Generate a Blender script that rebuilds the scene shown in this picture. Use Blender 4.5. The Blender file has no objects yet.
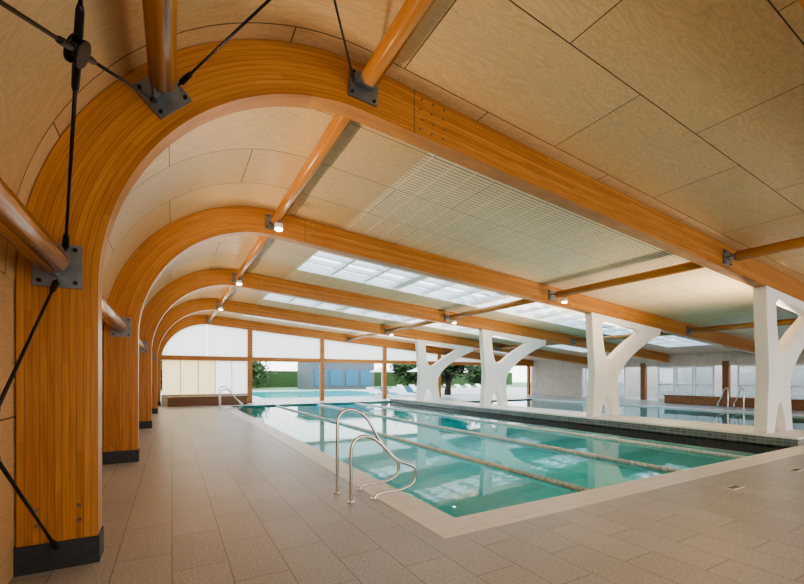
import bpy, math, random
from mathutils import Vector
random.seed(4)
H=1.5
S=bpy.context.scene
# ------------------------------------------------------------------ materials
def nt(name):
    m=bpy.data.materials.new(name); m.use_nodes=True
    t=m.node_tree; b=t.nodes['Principled BSDF']; return m,t,b
def N(t,k,**kw):
    n=t.nodes.new(k)
    for a,v in kw.items():
        if a in n.inputs: n.inputs[a].default_value=v
        else: setattr(n,a,v)
    return n
def L(t,a,b): t.links.new(a,b)
def simple(name,col,rough=.5,metal=0,noise=0,scale=8,spec=.5,emis=0):
    m,t,b=nt(name); b.inputs['Roughness'].default_value=rough; b.inputs['Metallic'].default_value=metal
    b.inputs['Specular IOR Level'].default_value=spec
    if emis:
        b.inputs['Emission Color'].default_value=(*col,1); b.inputs['Emission Strength'].default_value=emis
    if noise:
        tc=N(t,'ShaderNodeTexCoord'); n=N(t,'ShaderNodeTexNoise',Scale=scale,Detail=5.0)
        L(t,tc.outputs['Object'],n.inputs['Vector'])
        r=N(t,'ShaderNodeValToRGB'); r.color_ramp.elements[0].position=.3; r.color_ramp.elements[1].position=.7
        r.color_ramp.elements[0].color=(*[c*(1-noise) for c in col],1); r.color_ramp.elements[1].color=(*[min(1,c*(1+noise)) for c in col],1)
        L(t,n.outputs['Fac'],r.inputs['Fac']); L(t,r.outputs['Color'],b.inputs['Base Color'])
    else: b.inputs['Base Color'].default_value=(*col,1)
    return m
def mix(t,fac,a,b,mode='MIX'):
    n=N(t,'ShaderNodeMix',data_type='RGBA',blend_type=mode)
    if isinstance(fac,(int,float)): n.inputs[0].default_value=fac
    else: L(t,fac,n.inputs[0])
    for s,i in ((a,6),(b,7)):
        if isinstance(s,tuple): n.inputs[i].default_value=s
        else: L(t,s,n.inputs[i])
    return n.outputs[2]
def mth(t,op,a,b=None):
    n=N(t,'ShaderNodeMath',operation=op)
    for s,i in ((a,0),(b,1)):
        if s is None: continue
        if isinstance(s,(int,float)): n.inputs[i].default_value=s
        else: L(t,s,n.inputs[i])
    return n.outputs[0]
def glulam(name,c1,c2,lam=.045,rough=.32):
    m,t,b=nt(name); uv=N(t,'ShaderNodeUVMap'); sp=N(t,'ShaderNodeSeparateXYZ'); L(t,uv.outputs[0],sp.inputs[0])
    mp=N(t,'ShaderNodeMapping'); mp.inputs['Scale'].default_value=(1.2,28,1); L(t,uv.outputs[0],mp.inputs[0])
    n=N(t,'ShaderNodeTexNoise',Scale=1.6,Detail=6.0,Distortion=.6); L(t,mp.outputs[0],n.inputs['Vector'])
    v=mth(t,'DIVIDE',sp.outputs[1],lam); fl=mth(t,'FLOOR',v); fr=mth(t,'FRACT',v)
    seg=mth(t,'FLOOR',mth(t,'ADD',mth(t,'DIVIDE',sp.outputs[0],2.7),mth(t,'MULTIPLY',fl,.37)))
    cb=N(t,'ShaderNodeCombineXYZ'); L(t,fl,cb.inputs[0]); L(t,seg,cb.inputs[1])
    wn=N(t,'ShaderNodeTexWhiteNoise',noise_dimensions='2D'); L(t,cb.outputs[0],wn.inputs['Vector'])
    f=mth(t,'ADD',mth(t,'MULTIPLY',n.outputs['Fac'],.8),mth(t,'MULTIPLY',wn.outputs['Value'],.32))
    r=N(t,'ShaderNodeValToRGB'); r.color_ramp.elements[0].position=.2; r.color_ramp.elements[1].position=.98
    r.color_ramp.elements[0].color=(*c1,1); r.color_ramp.elements[1].color=(*c2,1); L(t,f,r.inputs['Fac'])
    line=mth(t,'LESS_THAN',fr,.08)
    col=mix(t,mth(t,'MULTIPLY',line,.6),r.outputs['Color'],(c1[0]*.35,c1[1]*.3,c1[2]*.3,1))
    L(t,col,b.inputs['Base Color']); b.inputs['Roughness'].default_value=rough
    return m
def ply(name,c1,c2,slots=False,joint=.006):
    m,t,b=nt(name); uv=N(t,'ShaderNodeUVMap')
    mp=N(t,'ShaderNodeMapping'); mp.inputs['Scale'].default_value=(.7,2.6,1); L(t,uv.outputs[0],mp.inputs[0])
    n=N(t,'ShaderNodeTexNoise',Scale=1.3,Detail=3.0,Distortion=1.2); L(t,mp.outputs[0],n.inputs['Vector'])
    rings=mth(t,'FRACT',mth(t,'MULTIPLY',n.outputs['Fac'],14.0))
    rings=mth(t,'ABSOLUTE',mth(t,'SUBTRACT',rings,.5))
    br=N(t,'ShaderNodeTexBrick',offset=.5,offset_frequency=2); br.inputs['Scale'].default_value=1
    br.inputs['Mortar Size'].default_value=joint; br.inputs['Mortar Smooth'].default_value=0.0
    br.inputs['Brick Width'].default_value=2.4; br.inputs['Row Height'].default_value=1.2
    br.inputs['Color1'].default_value=(*c1,1); br.inputs['Color2'].default_value=(*c2,1); br.inputs['Mortar'].default_value=(.04,.022,.01,1)
    L(t,uv.outputs[0],br.inputs['Vector'])
    mp2=N(t,'ShaderNodeMapping'); mp2.inputs['Scale'].default_value=(2,40,1); L(t,uv.outputs[0],mp2.inputs[0])
    n2=N(t,'ShaderNodeTexNoise',Scale=1.5,Detail=4.0); L(t,mp2.outputs[0],n2.inputs['Vector'])
    f=mth(t,'ADD',mth(t,'MULTIPLY',rings,.34),mth(t,'MULTIPLY',n2.outputs['Fac'],.32))
    sh=mth(t,'ADD',.75,f)
    c=N(t,'ShaderNodeVectorMath',operation='SCALE'); L(t,br.outputs['Color'],c.inputs[0]); L(t,sh,c.inputs['Scale'])
    out=c.outputs[0]
    if slots:
        sp=N(t,'ShaderNodeSeparateXYZ'); L(t,uv.outputs[0],sp.inputs[0])
        a=mth(t,'LESS_THAN',mth(t,'FRACT',mth(t,'DIVIDE',sp.outputs[1],.08)),.24)
        d=mth(t,'LESS_THAN',mth(t,'FRACT',mth(t,'DIVIDE',sp.outputs[0],.40)),.90)
        g=mth(t,'MULTIPLY',mth(t,'MULTIPLY',a,d),.75)
        out=mix(t,g,out,(.09,.045,.018,1))
    L(t,out,b.inputs['Base Color']); b.inputs['Roughness'].default_value=.34
    return m
def tiles(name,c1,c2,mortar,w,h,ms=.004,rough=.4,speck=0,offset=0.0,bump=0):
    m,t,b=nt(name); uv=N(t,'ShaderNodeUVMap')
    br=N(t,'ShaderNodeTexBrick',offset=offset,offset_frequency=2); br.inputs['Scale'].default_value=1
    br.inputs['Mortar Size'].default_value=ms; br.inputs['Mortar Smooth'].default_value=0.1
    br.inputs['Brick Width'].default_value=w; br.inputs['Row Height'].default_value=h
    br.inputs['Color1'].default_value=(*c1,1); br.inputs['Color2'].default_value=(*c2,1); br.inputs['Mortar'].default_value=(*mortar,1)
    L(t,uv.outputs[0],br.inputs['Vector']); out=br.outputs['Color']
    if speck:
        n=N(t,'ShaderNodeTexNoise',Scale=55.0,Detail=3.0); L(t,uv.outputs[0],n.inputs['Vector'])
        n3=N(t,'ShaderNodeTexNoise',Scale=.8,Detail=4.0); L(t,uv.outputs[0],n3.inputs['Vector'])
        f=mth(t,'ADD',mth(t,'MULTIPLY',mth(t,'SUBTRACT',n.outputs['Fac'],.5),speck*4),mth(t,'MULTIPLY',mth(t,'SUBTRACT',n3.outputs['Fac'],.5),speck*.8))
        c=N(t,'ShaderNodeVectorMath',operation='SCALE'); L(t,out,c.inputs[0]); L(t,mth(t,'ADD',1.0,f),c.inputs['Scale']); out=c.outputs[0]
    L(t,out,b.inputs['Base Color']); b.inputs['Roughness'].default_value=rough
    return m
def water(name,tint):
    m,t,b=nt(name); t.nodes.remove(b); o=t.nodes['Material Output']
    tr=N(t,'ShaderNodeBsdfTransparent'); tr.inputs[0].default_value=(*tint,1)
    gl=N(t,'ShaderNodeBsdfGlossy'); gl.inputs['Roughness'].default_value=.015
    tc=N(t,'ShaderNodeTexCoord'); n=N(t,'ShaderNodeTexNoise',Scale=2.2,Detail=3.0); L(t,tc.outputs['Object'],n.inputs['Vector'])
    bp=N(t,'ShaderNodeBump',Strength=.04,Distance=.04); L(t,n.outputs['Fac'],bp.inputs['Height']); L(t,bp.outputs[0],gl.inputs['Normal'])
    fr=N(t,'ShaderNodeFresnel',IOR=1.33); L(t,bp.outputs[0],fr.inputs['Normal'])
    mx=N(t,'ShaderNodeMixShader'); L(t,fr.outputs[0],mx.inputs[0]); L(t,tr.outputs[0],mx.inputs[1]); L(t,gl.outputs[0],mx.inputs[2])
    L(t,mx.outputs[0],o.inputs[0]); return m
def glass(name,tint,refl=.08):
    m,t,b=nt(name); t.nodes.remove(b); o=t.nodes['Material Output']
    tr=N(t,'ShaderNodeBsdfTransparent'); tr.inputs[0].default_value=(*tint,1)
    gl=N(t,'ShaderNodeBsdfGlossy'); gl.inputs['Roughness'].default_value=.03
    mx=N(t,'ShaderNodeMixShader'); mx.inputs[0].default_value=refl; L(t,tr.outputs[0],mx.inputs[1]); L(t,gl.outputs[0],mx.inputs[2])
    L(t,mx.outputs[0],o.inputs[0]); return m
def translucent(name,col):
    m,t,b=nt(name); t.nodes.remove(b); o=t.nodes['Material Output']
    tr=N(t,'ShaderNodeBsdfTranslucent'); tr.inputs[0].default_value=(*col,1)
    df=N(t,'ShaderNodeBsdfDiffuse'); df.inputs[0].default_value=(*col,1)
    mx=N(t,'ShaderNodeMixShader'); mx.inputs[0].default_value=.12
    L(t,tr.outputs[0],mx.inputs[1]); L(t,df.outputs[0],mx.inputs[2]); L(t,mx.outputs[0],o.inputs[0]); return m

M={}
M['glulam']=glulam('glulam_timber',(.30,.110,.026),(.66,.305,.090))
M['pole']=glulam('pole_timber',(.34,.13,.03),(.60,.28,.085),lam=.5,rough=.22)
M['ply']=ply('plywood_panels',(.62,.42,.22),(.71,.50,.28))
M['plyslot']=ply('slotted_plywood_panels',(.85,.67,.46),(.90,.74,.52),slots=True)
M['floor']=tiles('granite_pavers',(.47,.475,.49),(.53,.53,.545),(.27,.27,.275),.8,.4,.005,.33,.32,.5)
M['coping']=tiles('cream_coping',(.94,.93,.91),(.96,.95,.93),(.7,.68,.65),.4,.4,.004,.35,.06)
M['pooltile']=tiles('aqua_pool_tile',(.17,.88,.90),(.22,.92,.93),(.14,.79,.82),.15,.15,.004,.3,.05)
M['darktile']=tiles('dark_mosaic',(.15,.165,.18),(.23,.25,.27),(.38,.39,.40),.15,.08,.006,.3)
M['steel']=simple('galvanised_steel',(.24,.25,.26),.4,.7,.15)
M['shoe']=simple('painted_steel_shoe',(.045,.05,.055),.45,.2,.2,20)
M['rod']=simple('black_steel_rod',(.03,.028,.027),.4,.6)
M['stainless']=simple('stainless_steel',(.75,.75,.75),.14,1)
M['bolt']=simple('bolt_zinc',(.22,.18,.14),.35,.6)
M['white']=simple('white_paint',(.93,.925,.92),.4,0,.03,2)
M['water']=water('pool_water',(.90,.99,.995))
M['waterout']=simple('outdoor_pool_water',(.03,.60,.60),.1)
M['glass']=glass('clear_glass',(.88,.95,1))
M['poly']=translucent('polycarbonate',(1,.96,.90))
M['poly_glow_tint']=translucent('polycarbonate_painted_glow',(1,.76,.42))  # same sheet as poly, with a warm glow painted into its colour
M['lamp']=simple('lamp_diffuser',(1,.88,.66),.5,emis=60)
M['dkwood']=glulam('bench_timber',(.12,.05,.018),(.22,.10,.035),lam=.09)
M['tanwall']=simple('tan_render',(.62,.57,.51),.7,0,.1,3)
M['grey']=simple('grey_cladding',(.13,.15,.17),.6,0,.1,3)
M['blue']=simple('blue_canvas',(.06,.18,.28),.6,0,.1)
M['grass']=simple('grass',(.24,.38,.18),.9,0,.3,6)
M['concrete']=simple('outdoor_concrete',(.66,.65,.62),.8,0,.1,3)
M['leaf']=simple('leaves',(.06,.11,.035),.7,0,.4,6)
M['bark']=simple('bark',(.05,.035,.025),.9,0,.3,12)
M['rope']=simple('lane_float_white',(.97,.96,.93),.35)
M['ropeb']=simple('lane_float_blue',(.72,.82,.86),.4)
M['dark']=simple('black_rubber',(.03,.03,.03),.6)
M['brown']=simple('brown_panel',(.26,.12,.05),.5,0,.15)

# ------------------------------------------------------------------ mesh builder
class MB:
    def __init__(s): s.v=[];s.f=[];s.m=[];s.uv=[];s.sm=[];s.mats=[]
    def mi(s,m):
        m=M[m]
        if m not in s.mats: s.mats.append(m)
        return s.mats.index(m)
    def face(s,pts,m,uv=None,sm=False):
        i=len(s.v); s.v+= [Vector(p) for p in pts]; s.f.append(list(range(i,i+len(pts))))
        s.m.append(s.mi(m)); s.sm.append(sm)
        if uv is None:
            P=[Vector(p) for p in pts]; n=(P[1]-P[0]).cross(P[2]-P[0])
            a=[abs(c) for c in n]; k=a.index(max(a))
            if k==2: uv=[(p.x,p.y) for p in P]
            elif k==1: uv=[(p.x,p.z) for p in P]
            else: uv=[(p.y,p.z) for p in P]
        s.uv.append(uv)
    def box(s,a,b,m,m_top=None):
        x0,y0,z0=a;x1,y1,z1=b
        c=[(x0,y0,z0),(x1,y0,z0),(x1,y1,z0),(x0,y1,z0),(x0,y0,z1),(x1,y0,z1),(x1,y1,z1),(x0,y1,z1)]
        for k,q in enumerate(((0,3,2,1),(4,5,6,7),(0,1,5,4),(1,2,6,5),(2,3,7,6),(3,0,4,7))):
            s.face([c[i] for i in q],(m_top if (k==1 and m_top) else m))
    def obox(s,c,ax,ay,az,h,m):
        c=Vector(c);ax=Vector(ax).normalized()*h[0];ay=Vector(ay).normalized()*h[1];az=Vector(az).normalized()*h[2]
        q=[c+ax*i+ay*j+az*k for k in(-1,1) for (i,j) in((-1,-1),(1,-1),(1,1),(-1,1))]
        for f in((0,3,2,1),(4,5,6,7),(0,1,5,4),(1,2,6,5),(2,3,7,6),(3,0,4,7)): s.face([q[i] for i in f],m)
    def tube(s,pts,r,m,n=12,caps=True,rs=None):
        P=[Vector(p) for p in pts]; rings=[]; up=None; acc=0; us=[0]
        for i in range(1,len(P)): acc+=(P[i]-P[i-1]).length; us.append(acc)
        for i,p in enumerate(P):
            d=(P[min(i+1,len(P)-1)]-P[max(i-1,0)]).normalized()
            if up is None:
                up=Vector((0,0,1)) if abs(d.z)<.9 else Vector((1,0,0))
            a=d.cross(up).normalized(); up=a.cross(d).normalized()
            rr=rs[i] if rs else r
            rings.append([p+(a*math.cos(2*math.pi*k/n)+up*math.sin(2*math.pi*k/n))*rr for k in range(n)])
        for i in range(len(P)-1):
            for k in range(n):
                k2=(k+1)%n
                s.face([rings[i][k],rings[i+1][k],rings[i+1][k2],rings[i][k2]],m,[(us[i],r*6.28*k/n),(us[i+1],r*6.28*k/n),(us[i+1],r*6.28*(k+1)/n),(us[i],r*6.28*(k+1)/n)],True)
        if caps: s.face(rings[0][::1],m); s.face(rings[-1][::-1],m)
    def build(s,name,parent=None,weld=True):
        me=bpy.data.meshes.new(name); 
        mn=Vector([min(v[i] for v in s.v) for i in range(3)]); mx=Vector([max(v[i] for v in s.v) for i in range(3)])
        c=Vector(((mn.x+mx.x)/2,(mn.y+mx.y)/2,mn.z))
        me.from_pydata([v-c for v in s.v],[],s.f)
        for m in s.mats: me.materials.append(m)
        uvl=me.uv_layers.new(name='UVMap'); k=0
        for i,p in enumerate(me.polygons):
            p.material_index=s.m[i]; p.use_smooth=s.sm[i]
            for j in range(len(s.uv[i])): uvl.data[p.loop_start+j].uv=s.uv[i][j]
        if weld:
            import bmesh
            bm=bmesh.new(); bm.from_mesh(me); bmesh.ops.remove_doubles(bm,verts=bm.verts,dist=.0004)
            bmesh.ops.recalc_face_normals(bm,faces=bm.faces); bm.to_mesh(me); bm.free()
        o=bpy.data.objects.new(name,me); o.location=c; S.collection.objects.link(o)
        if parent: o.parent=parent
        return o

# ------------------------------------------------------------------ frames
F=[.96,4.1,8.6,14.0,19.5,25.0]
TH=.22; SL=.08; R=2.2; DEP=.5; XC=1.675; ZC=2.225; XEND=27.0
phi=math.atan(SL)
def zbot(X): return 4.367-SL*(X-2.487)
def ztop(X): return zbot(X)+DEP/math.cos(phi)
def prof(r):
    pts=[]
    for i in range(41):
        a=math.pi-(math.pi/2+phi)*i/40
        pts.append((XC+r*math.cos(a),ZC+r*math.sin(a)))
    return pts
for fi,Y in enumerate(F):
    mb=MB()
    inn=prof(R); out=prof(R+DEP)
    z0=.2
    inn=[(XC-R,z0)]+inn; out=[(XC-R-DEP,z0)]+out
    ex=XEND
    li=(ex-inn[-1][0]); inn.append((ex,inn[-1][1]-SL*li)); out.append((ex,out[-1][1]-SL*(ex-out[-1][0])))
    s=0
    for i in range(len(inn)-1):
        a,b,c,d=inn[i],inn[i+1],out[i+1],out[i]
        ds=math.hypot((b[0]+c[0]-a[0]-d[0])/2,(b[1]+c[1]-a[1]-d[1])/2)
        u0,u1=s,s+ds; s+=ds
        uv=[(u0,0),(u1,0),(u1,DEP),(u0,DEP)]
        y0,y1=Y,Y+TH
        mb.face([(a[0],y0,a[1]),(b[0],y0,b[1]),(c[0],y0,c[1]),(d[0],y0,d[1])],'glulam',uv)
        mb.face([(a[0],y1,a[1]),(b[0],y1,b[1]),(c[0],y1,c[1]),(d[0],y1,d[1])],'glulam',uv)
        mb.face([(a[0],y0,a[1]),(a[0],y1,a[1]),(b[0],y1,b[1]),(b[0],y0,b[1])],'glulam',[(u0,.005),(u0,.04),(u1,.04),(u1,.005)])
        mb.face([(d[0],y0,d[1]),(d[0],y1,d[1]),(c[0],y1,c[1]),(c[0],y0,c[1])],'glulam',[(u0,.005),(u0,.04),(u1,.04),(u1,.005)])
    xl=XC-R-DEP; xr=XC-R
    mb.box((xl-.012,Y-.012,0),(xr+.012,Y+TH+.012,.215),'shoe')
    def bolt(x,z):
        mb.tube([(x,Y-.012,z),(x,Y+.01,z)],.014,'bolt',8)
    for x in(xl+.12,xl+.38):
        for z in(.36,.48): bolt(x,z)
    for k in range(3):
        for j in range(4):
            X=2.56+.16*k; bolt(X+.02*(j%2),zbot(X)+.07+.12*j)
    mb.face([(2.47,Y-.003,zbot(2.47)),(2.478,Y-.003,zbot(2.478)),(2.478,Y-.003,ztop(2.478)),(2.47,Y-.003,ztop(2.47))],'dark')
    mb.build('glulam_portal_frame')

# ------------------------------------------------------------------ purlin poles
ROW={'A':(-.775,2.37),'B':(-.07,3.95),'C':(1.82,zbot(1.82)+.24),'D':(10.1,zbot(10.1)+.22),'E':(18.0,zbot(18.0)+.22)}
def bracket(mb,x,z,yf,sgn,tx,tz):
    t=Vector((tx,0,tz)).normalized(); n=Vector((-t.z,0,t.x))
    c=Vector((x,yf+sgn*.012,z))
    mb.obox(c,t,n,(0,1,0),(.17,.15,.012),'steel')
    mb.obox(Vector((x,yf+sgn*.13,z)),t,(0,1,0),n,(.10,.12,.01),'steel')
    for i in(-1,1):
        for j in(-1,1):
            p=c+t*.13*i+n*.11*j
            mb.tube([p+Vector((0,sgn*.01,0)),p+Vector((0,sgn*.03,0))],.016,'rod',8)
for key,(x,z) in ROW.items():
    if key=='A': t=(0,1)
    elif key=='B': t=(1,1)
    else: t=(1,-SL)
    for i in range(len(F)-1):
        if key=='B' and i>0: continue
        y0=F[i]+TH; y1=F[i+1]
        mb=MB()
        mb.tube([(x,y0+.16,z),(x,y0+.2,z),(x,y1-.2,z),(x,y1-.16,z)],.1,'pole',24,rs=[.075,.1,.1,.075])
        mb.tube([(x,y0+.15,z),(x,y0+.162,z)],.08,'steel',20); mb.tube([(x,y1-.162,z),(x,y1-.15,z)],.08,'steel',20)
        bracket(mb,x,z,y0,1,*t); bracket(mb,x,z,y1,-1,*t)
        mb.build('timber_purlin_pole')
def P(row,y): return Vector((ROW[row][0],y,ROW[row][1]))
def xbrace(name,a,b,c,d):
    mb=MB(); mid=(a+b+c+d)/4
    for p,q in((a,b),(c,d)):
        dd=(q-p).normalized()
        mb.tube([p,p.lerp(q,.46)],.010,'rod',8); mb.tube([p.lerp(q,.54),q],.010,'rod',8)
        for e,sg in((p,1),(q,-1)):
            mb.tube([e+dd*sg*.02,e+dd*sg*.05,e+dd*sg*.16,e+dd*sg*.19],.02,'rod',10,rs=[.012,.024,.020,.012])
        m0=(p+q)/2
        for sg in(-1,1): mb.tube([m0+dd*sg*.05,m0+dd*sg*.09,m0+dd*sg*.2,m0+dd*sg*.23],.02,'rod',10,rs=[.016,.02,.018,.012])
    d1=(b-a).normalized(); d2=(d-c).normalized(); n=d1.cross(d2).normalized()
    for o in(-.022,.022):
        mb.tube([mid+n*(o-.007),mid+n*(o+.007)],.07,'rod',24)
    mb.build(name)
ya=F[0]+TH+.04; yb=F[1]-.04
xbrace('tie_rod_cross_brace',P('A',yb)+Vector((.05,0,.12)),P('B',ya)+Vector((-.05,0,-.1)),P('A',ya)+Vector((.05,0,.12)),P('B',yb)+Vector((-.05,0,-.1)))
xbrace('tie_rod_cross_brace',P('B',yb)+Vector((.12,0,.1)),P('C',ya)+Vector((-.12,0,0)),P('B',ya)+Vector((.12,0,.1)),P('C',yb)+Vector((-.12,0,0)))
xbrace('tie_rod_cross_brace',P('A',yb)+Vector((0,0,-.12)),Vector((-.775,ya,.17)),P('A',ya)+Vector((0,0,-.12)),Vector((-.775,yb,.17)))

# ------------------------------------------------------------------ ceiling
YS=-5.0; YE=25.22
sky=[(10.35,12.5),(15.8,17.9),(21.3,23.3)]; SX0,SX1=3.3,24.0
def ceil_obj():
    mb=MB(); ro=R+DEP+.004
    pts=prof(ro); s=0; S_=[0]
    for i in range(1,len(pts)): S_.append(S_[-1]+math.hypot(pts[i][0]-pts[i-1][0],pts[i][1]-pts[i-1][1]))
    for i in range(len(pts)-1):
        a,b=pts[i],pts[i+1]
        for (o) in (0,.05):
            aa=(XC+(a[0]-XC)*(1+o/ro),ZC+(a[1]-ZC)*(1+o/ro)); bb=(XC+(b[0]-XC)*(1+o/ro),ZC+(b[1]-ZC)*(1+o/ro))
            mb.face([(aa[0],YS,aa[1]),(bb[0],YS,bb[1]),(bb[0],YE,bb[1]),(aa[0],YE,aa[1])],'ply',[(S_[i],YS+.9),(S_[i+1],YS+.9),(S_[i+1],YE+.9),(S_[i],YE+.9)],True)
    e=pts[-1]; s0=S_[-1]
    def z(X): return e[1]-SL*(X-e[0])
    xs=[e[0],SX0,SX1,XEND+.3]; ys=[YS,F[1]+.1,F[2]+.1]+[v for p in sky for v in p]+[YE]
    for i in range(len(xs)-1):
        for j in range(len(ys)-1):
            if i==1 and any(abs(ys[j]-a)<.01 for a,b in sky): continue
            m='ply'
            if i>=1 and j>=1: m='plyslot'
            for o in(0,.08):
                mb.face([(xs[i],ys[j],z(xs[i])+o),(xs[i+1],ys[j],z(xs[i+1])+o),(xs[i+1],ys[j+1],z(xs[i+1])+o),(xs[i],ys[j+1],z(xs[i])+o)],m,
                    [(s0+xs[i]-e[0],ys[j]+.9),(s0+xs[i+1]-e[0],ys[j]+.9),(s0+xs[i+1]-e[0],ys[j+1]+.9),(s0+xs[i]-e[0],ys[j+1]+.9)])
    mb.build('ceiling',weld=False)
    return z
zc=ceil_obj()
for (a,b) in sky:
    mb=MB()
    def sl(x0,x1,y0,y1,zo0,zo1,m):
        q=[(x0,y0,zc(x0)+zo0),(x1,y0,zc(x1)+zo0),(x1,y1,zc(x1)+zo0),(x0,y1,zc(x0)+zo0),(x0,y0,zc(x0)+zo1),(x1,y0,zc(x1)+zo1),(x1,y1,zc(x1)+zo1),(x0,y1,zc(x0)+zo1)]
        for f in((0,3,2,1),(4,5,6,7),(0,1,5,4),(1,2,6,5),(2,3,7,6),(3,0,4,7)): mb.face([q[i] for i in f],m)
    sl(SX0,SX1,a,a+.04,-.01,.25,'white'); sl(SX0,SX1,b-.04,b,-.01,.25,'white')
    sl(SX0,SX0+.04,a,b,-.01,.25,'white'); sl(SX1-.04,SX1,a,b,-.01,.25,'white')
    nb=18
    for k in range(1,nb):
        x=SX0+(SX1-SX0)*k/nb
        w=.09 if k%3 else .3
        sl(x-w/2,x+w/2,a+.04,b-.04,.05,.2,'white')
    for k in(1,2):
        y=a+(b-a)*k/3; sl(SX0+.04,SX1-.04,y-.04,y+.04,.08,.2,'white')
    sl(SX0+.04,SX1-.04,a+.04,b-.04,.22,.23,'glass')
    mb.build('window_skylight')

# ------------------------------------------------------------------ walls
mb=MB()
x0=XC-R-DEP-.06
mb.box((x0-.1,YS,0),(x0+.05,YE,ZC),'ply'); mb.build('wall_left')
mb=MB()
mb.face([(-1.1,YS,2.5),(27,YS,2.5),(27,YS,2.95),(1.9,YS,4.93),(-.2,YS,4.1),(-1.03,YS,2.6)],'ply')  # unseen end wall, added to cut daylight on the near ceiling
for k in range(7): mb.box((1+k*4.2,YS-.1,0),(1.25+k*4.2,YS+.1,2.6),'glulam')
mb.build('wall_back_light_block')
mb=MB()
yw=F[-1]
post=[3.95,8.3,12.75,17.3,21.8,26.6]
mb.box((-.52,yw+.02,2.42),(26.9,yw+.2,2.66),'glulam')
for x in post:
    mb.box((x-.13,yw,0.0),(x+.13,yw+.2,zbot(x)),'glulam')
mb.box((-.5,yw+.02,.0),(3.82,yw+.18,.55),'tanwall')
mb.build('wall_far')
mb=MB()
def polyp(x0,x1,z0,zt0,zt1):
    mb.face([(x0,yw+.1,z0),(x1,yw+.1,z0),(x1,yw+.1,zt1),(x0,yw+.1,zt0)],'poly')
xx=[-.5,1.7]+post[:1]+[6.1]+post[1:2]+[10.5]+post[2:3]+[15.0]+post[3:4]+[19.5]+post[4:5]
for i in range(len(xx)-1):
    a,b=xx[i]+.13,xx[i+1]-.13
    if a<1.5:
        n=16
        for k in range(n):
            p=a-.1+(b+.1-a+.1)*k/n; q=a-.1+(b+.1-a+.1)*(k+1)/n
            f=lambda X: ZC+math.sqrt(max(0,R*R-(X-XC)**2)) if X<1.85 else zbot(X)
            mb.face([(p,yw+.1,2.66),(q,yw+.1,2.66),(q,yw+.1,max(2.67,f(q))),(p,yw+.1,max(2.67,f(p)))],'poly')
    else:
        polyp(a-.13,b+.13,2.66,zbot(a-.13),zbot(b+.13))
mb.build('window_clerestory',weld=False)
mb=MB()
for k in range(5):
    a=-.45+k*.86; mb.face([(a,yw+.1,.55),(a+.83,yw+.1,.55),(a+.83,yw+.1,2.42),(a,yw+.1,2.42)],'poly_glow_tint' if k<3 else 'poly')
    mb.box((a+.83,yw+.07,.55),(a+.86,yw+.13,2.42),'white')
mb.build('window_translucent',weld=False)
mb=MB(); xw=27.0
mb.box((xw,YS,2.16),(xw+.2,YE,3.0),'tanwall')
mb.box((xw,YS,0),(xw+.2,2,2.15),'tanwall'); mb.box((xw,20.2,0),(xw+.2,YE,2.16),'tanwall')
for y in(6.2,11,15.6): mb.box((xw-.06,y-.15,0),(xw+.2,y+.15,2.4),'brown')
mb.box((xw+3.2,YS,0),(xw+3.4,YE,3),'tanwall')
mb.build('wall_right')
k=0
for y in [2.1+1.05*i for i in range(17)]:
    if min(abs(y+.5-p) for p in (6.2,11,15.6))<.66: continue
    mb=MB(); k+=1
    for (a,b) in(((xw-.03,y,0),(xw+.05,y+.08,2.15)),((xw-.03,y+.92,0),(xw+.05,y+1.0,2.15)),((xw-.03,y+.08,2.07),(xw+.05,y+.92,2.15)),((xw-.03,y+.08,0),(xw+.05,y+.92,.2)),((xw-.03,y+.08,1.0),(xw+.05,y+.92,1.06))):
        mb.box(a,b,'white')
    mb.box((xw,y+.08,.2),(xw+.012,y+.92,2.07),'glass')
    mb.tube([(xw-.06,y+.85,.9),(xw-.06,y+.85,1.3)],.015,'stainless',8)
    mb.build('door_%d'%k)

# ------------------------------------------------------------------ floor + pools
PX0,PX1,PY0,PY1=2.62,11.85,3.5,22.6
QX0,QX1,QY0,QY1=13.52,21.5,3.5,20.0
mb=MB()
FX=[-1.2,2.2,13.52,21.9,30.4]; FY=[YS,3.1,20.4,23.0,25.5]
for i in range(4):
    for j in range(4):
        if i==1 and j in(1,2): continue
        if i==2 and j==1: continue
        mb.face([(FX[i],FY[j],0),(FX[i+1],FY[j],0),(FX[i+1],FY[j+1],0),(FX[i],FY[j+1],0)],'floor',[(FY[j],FX[i]),(FY[j],FX[i+1]),(FY[j+1],FX[i+1]),(FY[j+1],FX[i])])
mb.build('floor',weld=False)
def basin(mb,x0,x1,y0,y1,d,m):
    mb.face([(x0,y0,-d),(x1,y0,-d),(x1,y1,-d),(x0,y1,-d)],m)
    mb.face([(x0,y0,-d),(x1,y0,-d),(x1,y0,0),(x0,y0,0)],m); mb.face([(x0,y1,-d),(x1,y1,-d),(x1,y1,0),(x0,y1,0)],m)
    mb.face([(x0,y0,-d),(x0,y1,-d),(x0,y1,0),(x0,y0,0)],m); mb.face([(x1,y0,-d),(x1,y1,-d),(x1,y1,-.05),(x1,y0,-.05)],m)
mb=MB()
basin(mb,PX0,PX1,PY0,PY1,1.25,'pooltile')
mb.box((2.2,3.1,-.06),(13.5,3.5,.004),'coping'); mb.box((2.2,3.5,-.06),(2.62,23.0,.004),'coping'); mb.box((2.62,22.6,-.06),(13.5,23.0,.004),'coping')
mb.box((11.85,3.5,-.3),(13.5,22.6,.14),'darktile'); mb.box((11.82,3.48,.14),(13.5,22.62,.19),'coping')
mb.face([(PX0,PY0,-.07),(PX1,PY0,-.07),(PX1,PY1,-.07),(PX0,PY1,-.07)],'water')
pool=mb.build('swimming_pool',weld=False)
mb=MB()
basin(mb,QX0,QX1,QY0,QY1,.9,'pooltile')
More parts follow.
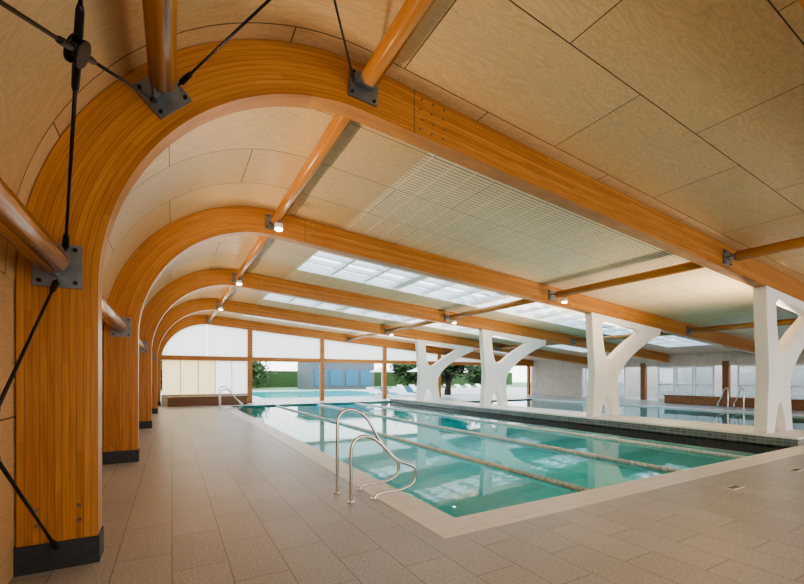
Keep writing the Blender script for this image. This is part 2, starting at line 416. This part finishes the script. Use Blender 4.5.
mb.box((QX0,3.1,-.06),(21.9,3.5,.006),'coping'); mb.box((21.5,3.5,-.06),(21.9,20.4,.006),'coping'); mb.box((13.52,20.0,-.06),(21.5,20.4,.006),'coping')
mb.face([(QX0,QY0,-.06),(QX1,QY0,-.06),(QX1,QY1,-.06),(QX0,QY1,-.06)],'water')
mb.build('leisure_pool',weld=False)
for x in(4.9,7.2,9.5):
    mb=MB(); y=3.52
    mb.tube([(x,3.5,-.06),(x,22.6,-.06)],.008,'ropeb',6)
    i=0
    while y<22.5:
        mb.tube([(x,y,-.045),(x,y+.095,-.045)],.042,'ropeb' if (i//14)%6==0 else 'rope',8); y+=.11; i+=1
    mb.build('lane_rope',weld=False)
for (x,y) in((6.5,2.55),(8.6,2.55),(10.4,2.5)):
    mb=MB()
    mb.box((x,y,0),(x+.3,y+.12,.006),'white')
    for k in range(6): mb.box((x+.03+k*.043,y+.02,.006),(x+.045+k*.043,y+.1,.009),'dark')
    mb.build('floor_drain_grate')

# ------------------------------------------------------------------ grab rails
def cr(pts,n=8):
    out=[]; P=[Vector(p) for p in pts]
    for i in range(len(P)-1):
        p0=P[max(i-1,0)];p1=P[i];p2=P[i+1];p3=P[min(i+2,len(P)-1)]
        for k in range(n):
            t=k/n; out.append(.5*((2*p1)+(-p0+p2)*t+(2*p0-5*p1+4*p2-p3)*t*t+(-p0+3*p1-3*p2+p3)*t**3))
    out.append(P[-1]); return out
def rail(mb,y,x,h,reach,sx=1):
    pts=[(0,0),(0,.3),(0,h-.2),(.035,h-.06),(.14,h),(.27,h-.02),(.42,h-.13),(.62,h*.58),(reach-.03,.34),(reach,.22),(reach-.05,.12),(reach-.2,.07),(.38,.06),(.30,.0)]
    mb.tube([Vector((x+sx*a,y,b)) for a,b in [(p.x,p.z) for p in cr([(q[0],0,q[1]) for q in pts])]],.021,'stainless',12)
    for a in(0,.30): mb.tube([(x+sx*a,y,0),(x+sx*a,y,.015)],.045,'stainless',16)
mb=MB(); rail(mb,5.0,1.86,1.07,.90); rail(mb,4.54,1.86,.78,.90); mb.build('pool_grab_rails')
mb=MB(); rail(mb,20.2,1.86,1.07,.90); rail(mb,19.6,1.86,.95,.90); mb.build('pool_grab_rails')
mb=MB(); rail(mb,8.4,22.3,1.0,.95,-1); rail(mb,9.0,22.3,1.0,.95,-1); mb.build('pool_grab_rails')

# ------------------------------------------------------------------ white Y supports
def poly_obj(name,outer,holes,y0,th,mat):
    cu=bpy.data.curves.new(name,'CURVE'); cu.dimensions='2D'; cu.fill_mode='BOTH'; cu.extrude=th/2-.015; cu.bevel_depth=.015; cu.bevel_resolution=2
    for pl in [outer]+holes:
        sp=cu.splines.new('POLY'); sp.points.add(len(pl)-1)
        for i,p in enumerate(pl): sp.points[i].co=(p[0],p[1],0,1)
        sp.use_cyclic_u=True
    o=bpy.data.objects.new(name,cu); S.collection.objects.link(o)
    dg=bpy.context.evaluated_depsgraph_get(); me=bpy.data.meshes.new_from_object(o.evaluated_get(dg))
    bpy.data.objects.remove(o)
    ob=bpy.data.objects.new(name,me); me.materials.clear(); me.materials.append(mat)
    ob.rotation_euler=(math.pi/2,0,0); ob.location=(0,y0+th/2,0); S.collection.objects.link(ob); return ob
def cc(pts,n=6):
    out=[]; seq=pts+[pts[0]]; cur=[seq[0]]
    for p in seq[1:]:
        cur.append(p)
        if not p[2]:
            q=cr([(a[0],0,a[1]) for a in cur],n) if len(cur)>2 else [Vector((a[0],0,a[1])) for a in cur]
            out+= [(v.x,v.z) for v in q[:-1]]; cur=[p]
    return out
def ysup(Y):
    b=.19; X=12.0; zt=lambda x: zbot(x)-.0
    outer=[(X+.02,b,0),(X+.08,.9,1),(X+.14,1.6,1),(X+.06,2.6,1),(X-.02,zt(X),0),(X+4.0,zt(X+4.0),0),(X+3.95,zt(X+4)-.2,0),(X+3.1,2.75,1),(X+2.1,2.2,1),(X+1.5,1.65,1),(X+1.36,1.15,1),(X+1.48,b,0),(X+1.12,b,0),(X+1.0,.55,1),(X+.84,.86,1),(X+.68,.86,1),(X+.52,.55,1),(X+.40,b,0)]
    hole=[(X+.50,3.25,0),(X+.55,2.75,1),(X+.66,2.3,1),(X+.85,2.12,1),(X+1.15,2.2,1),(X+1.8,2.62,1),(X+2.75,3.12,0),(X+2.6,3.22,0),(X+.62,3.38,0)]
    poly_obj('concrete_y_support',cc(outer),[cc(hole)],Y-.02,.26,M['white'])
for Y in F[1:5]: ysup(Y)

# ------------------------------------------------------------------ luminaires
def aim(o,d): o.rotation_euler=Vector(d).to_track_quat('-Z','Y').to_euler()
def area(name,loc,d,sx,sy,pw,col=(1,.80,.56)):
    l=bpy.data.lights.new(name,'AREA'); l.shape='RECTANGLE'; l.size=sx; l.size_y=sy; l.energy=pw; l.color=col
    o=bpy.data.objects.new(name,l); o.location=loc; aim(o,d); S.collection.objects.link(o); return o
def lamp(x,y,z):
    mb=MB()
    mb.tube([(x,y,z),(x,y,z+.10)],.08,'white',20); mb.tube([(x,y,z-.02),(x,y,z)],.07,'lamp',20)
    mb.tube([(x,y,z+.1),(x,y,z+.16)],.015,'rod',8)
    mb.build('ceiling_spotlight')
for i in(2,3,4):
    lamp(1.82,F[i]-.45,ROW['C'][1]-.26)
    lamp(10.1,F[i]-.45,ROW['D'][1]-.26)
def added_uplight(x,y,z,d,pw,s=.3,l=.5):  # added fill light in a housing, kept out of view
    mb=MB(); d=Vector(d).normalized(); t=Vector((0,1,0)); n=d.cross(t).normalized(); c=Vector((x,y,z))
    mb.obox(c-d*.06,t,n,d,(l/2+.03,s/2+.03,.02),'shoe')
    for sg in(-1,1):
        mb.obox(c-d*.01+n*sg*(s/2+.02),t,n,d,(l/2+.03,.01,.07),'shoe'); mb.obox(c-d*.01+t*sg*(l/2+.02),t,n,d,(.01,s/2+.02,.07),'shoe')
    mb.build('added_uplight_housing')
    area('added_fill_lamp',c-d*.02,d,l,s,pw)
for y in(5.1,9.5,15.0,20.5): added_uplight(-.82,y,2.05,(.4,0,1),150,.2,.9)  # added behind the columns to brighten the vault
for i in(1,2,3,4):
    added_uplight(13.5 if i==1 else 13.2,F[i]+.42,1.25,(-.5,.25,1),480,.22,.3)  # added behind the Y supports to brighten the ceiling
# ------------------------------------------------------------------ benches
mb=MB()
mb.box((-.2,23.7,.0),(3.6,23.76,.42),'dkwood'); mb.box((-.2,24.25,.0),(3.6,24.31,.42),'dkwood')
for k in range(5): mb.box((-.25,23.68+k*.13,.42),(3.65,23.79+k*.13,.47),'dkwood')
for k in range(5): mb.box((-.2+k*.93,23.76,0),(-.14+k*.93,24.25,.42),'dkwood')
mb.build('timber_bench')
mb=MB()
mb.box((24.6,5,.0),(25.2,5.06,.42),'brown'); mb.box((24.6,5.06,.0),(24.66,13,.42),'brown'); mb.box((25.14,5.06,.0),(25.2,13,.42),'brown')
for k in range(5): mb.box((24.58+k*.13,4.95,.42),(24.69+k*.13,13.05,.47),'brown')
mb.build('timber_bench')

# ------------------------------------------------------------------ outdoors
mb=MB(); mb.box((-60,25.5,-.2),(90,100,-.04),'grass'); mb.build('lawn')
mb=MB()
mb.box((-4,25.5,-.04),(45,28.7,-.01),'concrete'); mb.box((18.4,28.7,-.04),(45,46,-.01),'concrete'); mb.box((-4,28.7,-.04),(5.1,46,-.01),'concrete'); mb.build('patio_paving')
mb=MB(); mb.box((5.5,29.1,-.04),(18,45,-.02),'waterout'); mb.box((5.2,28.8,-.02),(18.2,29.1,.03),'white'); mb.box((5.2,45,-.02),(18.2,45.3,.03),'white')
mb.box((5.2,29.1,-.02),(5.5,45,.03),'white'); mb.box((18,29.1,-.02),(18.3,45,.03),'white'); mb.build('outdoor_pool')
def tree(x,y,h,r,n=900,tr=1.0,lo=0.6):
    mb=MB(); b=0
    mb.tube([(x,y,-.05),(x+.08,y,h*.2),(x-.08,y+.05,h*lo*.8)],.1,'bark',8,rs=[h*.035*tr,h*.027*tr,h*.018*tr])
    blobs=[]
    for k in range(11):
        a=random.uniform(0,6.28); e=random.uniform(-1,1)
        p=Vector((x+math.cos(a)*r*.6,y+math.sin(a)*r*.6,h*(lo+.02)+e*h*.24)); blobs.append(p)
        mb.tube([(x+.06,y+.02,h*.22),(x+(p.x-x)*.4,y+(p.y-y)*.4,h*.38),p],.03,'bark',6,rs=[h*.014*tr,h*.01*tr,h*.005])
    for k in range(n):
        p=random.choice(blobs)+Vector([random.gauss(0,r*.24) for _ in range(3)])
        d=Vector([random.gauss(0,1) for _ in range(3)]).normalized(); e=d.orthogonal().normalized(); s_=r*.09
        mb.face([p-d*s_*1.6,p+e*s_*.6,p+d*s_*1.6,p-e*s_*.6],'leaf')
    mb.build('tree',weld=False)
tree(20.3,28.2,4.0,1.9,1800,2.2,.74)
for a in((4.0,56,3.6,2.2),(8.5,57,4,2.6),(30,50,4.4,3.0),(36,50,4.2,2.8),(-1,57,4,2.6),(42,50,4,2.8)): tree(*a,1500)
mb=MB(); mb.box((-10,61,-.04),(60,62,2.4),'leaf'); mb.build('hedge')
mb=MB(); mb.box((14.5,48.2,-.04),(23,54,3.6),'grey'); mb.box((14.2,48,3.6),(23.3,54.4,3.8),'white')
for k in range(4): mb.box((15+k*2.0,48.1,.4),(16.6+k*2.0,48.2,2.4),'blue')
mb.build('pavilion_building')
def lounger(x,y,col):
    mb=MB()
    mb.box((x,y,.28),(x+.6,y+1.2,.33),col)
    mb.obox((x+.3,y+1.45,.5),(1,0,0),(0,.8,.6),(0,-.6,.8),(.3,.36,.025),col)
    for a in(.04,.52):
        for b_ in(.05,1.1): mb.box((x+a,y+b_,-.01),(x+a+.04,y+b_+.04,.28),'white')
    mb.build('sun_lounger')
for i in range(5): lounger(12.9+i*1.1,26.7,'blue' if i%2 else 'white')
for i in range(8): lounger(19.2+i*1.4,33.4,'white')
for i in range(5): lounger(2.0+i*.6,30+i*2.2,'white')
def umb(x,y):
    mb=MB(); mb.tube([(x,y,-.04),(x,y,2.5)],.03,'white',8)
    n=8
    for k in range(n):
        a=2*math.pi*k/n;b_=2*math.pi*(k+1)/n
        mb.face([(x,y,2.6),(x+1.5*math.cos(a),y+1.5*math.sin(a),2.05),(x+1.5*math.cos(b_),y+1.5*math.sin(b_),2.05)],'white')
    mb.tube([(x,y,-.04),(x,y,.08)],.3,'grey',16); mb.build('patio_umbrella')
umb(22.5,36);umb(26.5,37);umb(20,40)

# ------------------------------------------------------------------ light
w=bpy.data.worlds.new('World'); S.world=w; w.use_nodes=True; wt=w.node_tree
bg=wt.nodes['Background']; bg.inputs[1].default_value=1.0
tc=N(wt,'ShaderNodeTexCoord'); sp=N(wt,'ShaderNodeSeparateXYZ'); L(wt,tc.outputs['Generated'],sp.inputs[0])
r=N(wt,'ShaderNodeValToRGB'); L(wt,sp.outputs[2],r.inputs['Fac'])
r.color_ramp.elements[0].position=0.0; r.color_ramp.elements[0].color=(4.0,4.0,3.9,1)
r.color_ramp.elements[1].position=.75; r.color_ramp.elements[1].color=(1.9,2.35,2.8,1)
L(wt,r.outputs['Color'],bg.inputs[0])
area('added_fill_light',(4,-4.5,3.4),(.1,1,0),3,1,60)  # pair of unseen fill lights added behind the camera
area('added_fill_light',(14,-4.5,2.8),(-.2,1,0),3,1,60)
S.view_settings.look='AgX - Medium High Contrast'

cam=bpy.data.cameras.new('camera'); co=bpy.data.objects.new('camera',cam); S.collection.objects.link(co)
co.location=(0,0,H); co.rotation_euler=(math.pi/2,0,-math.radians(29.4))
cam.sensor_width=36; cam.lens=408/804*36; cam.shift_y=85/804; cam.clip_start=.05; cam.clip_end=500
S.camera=co
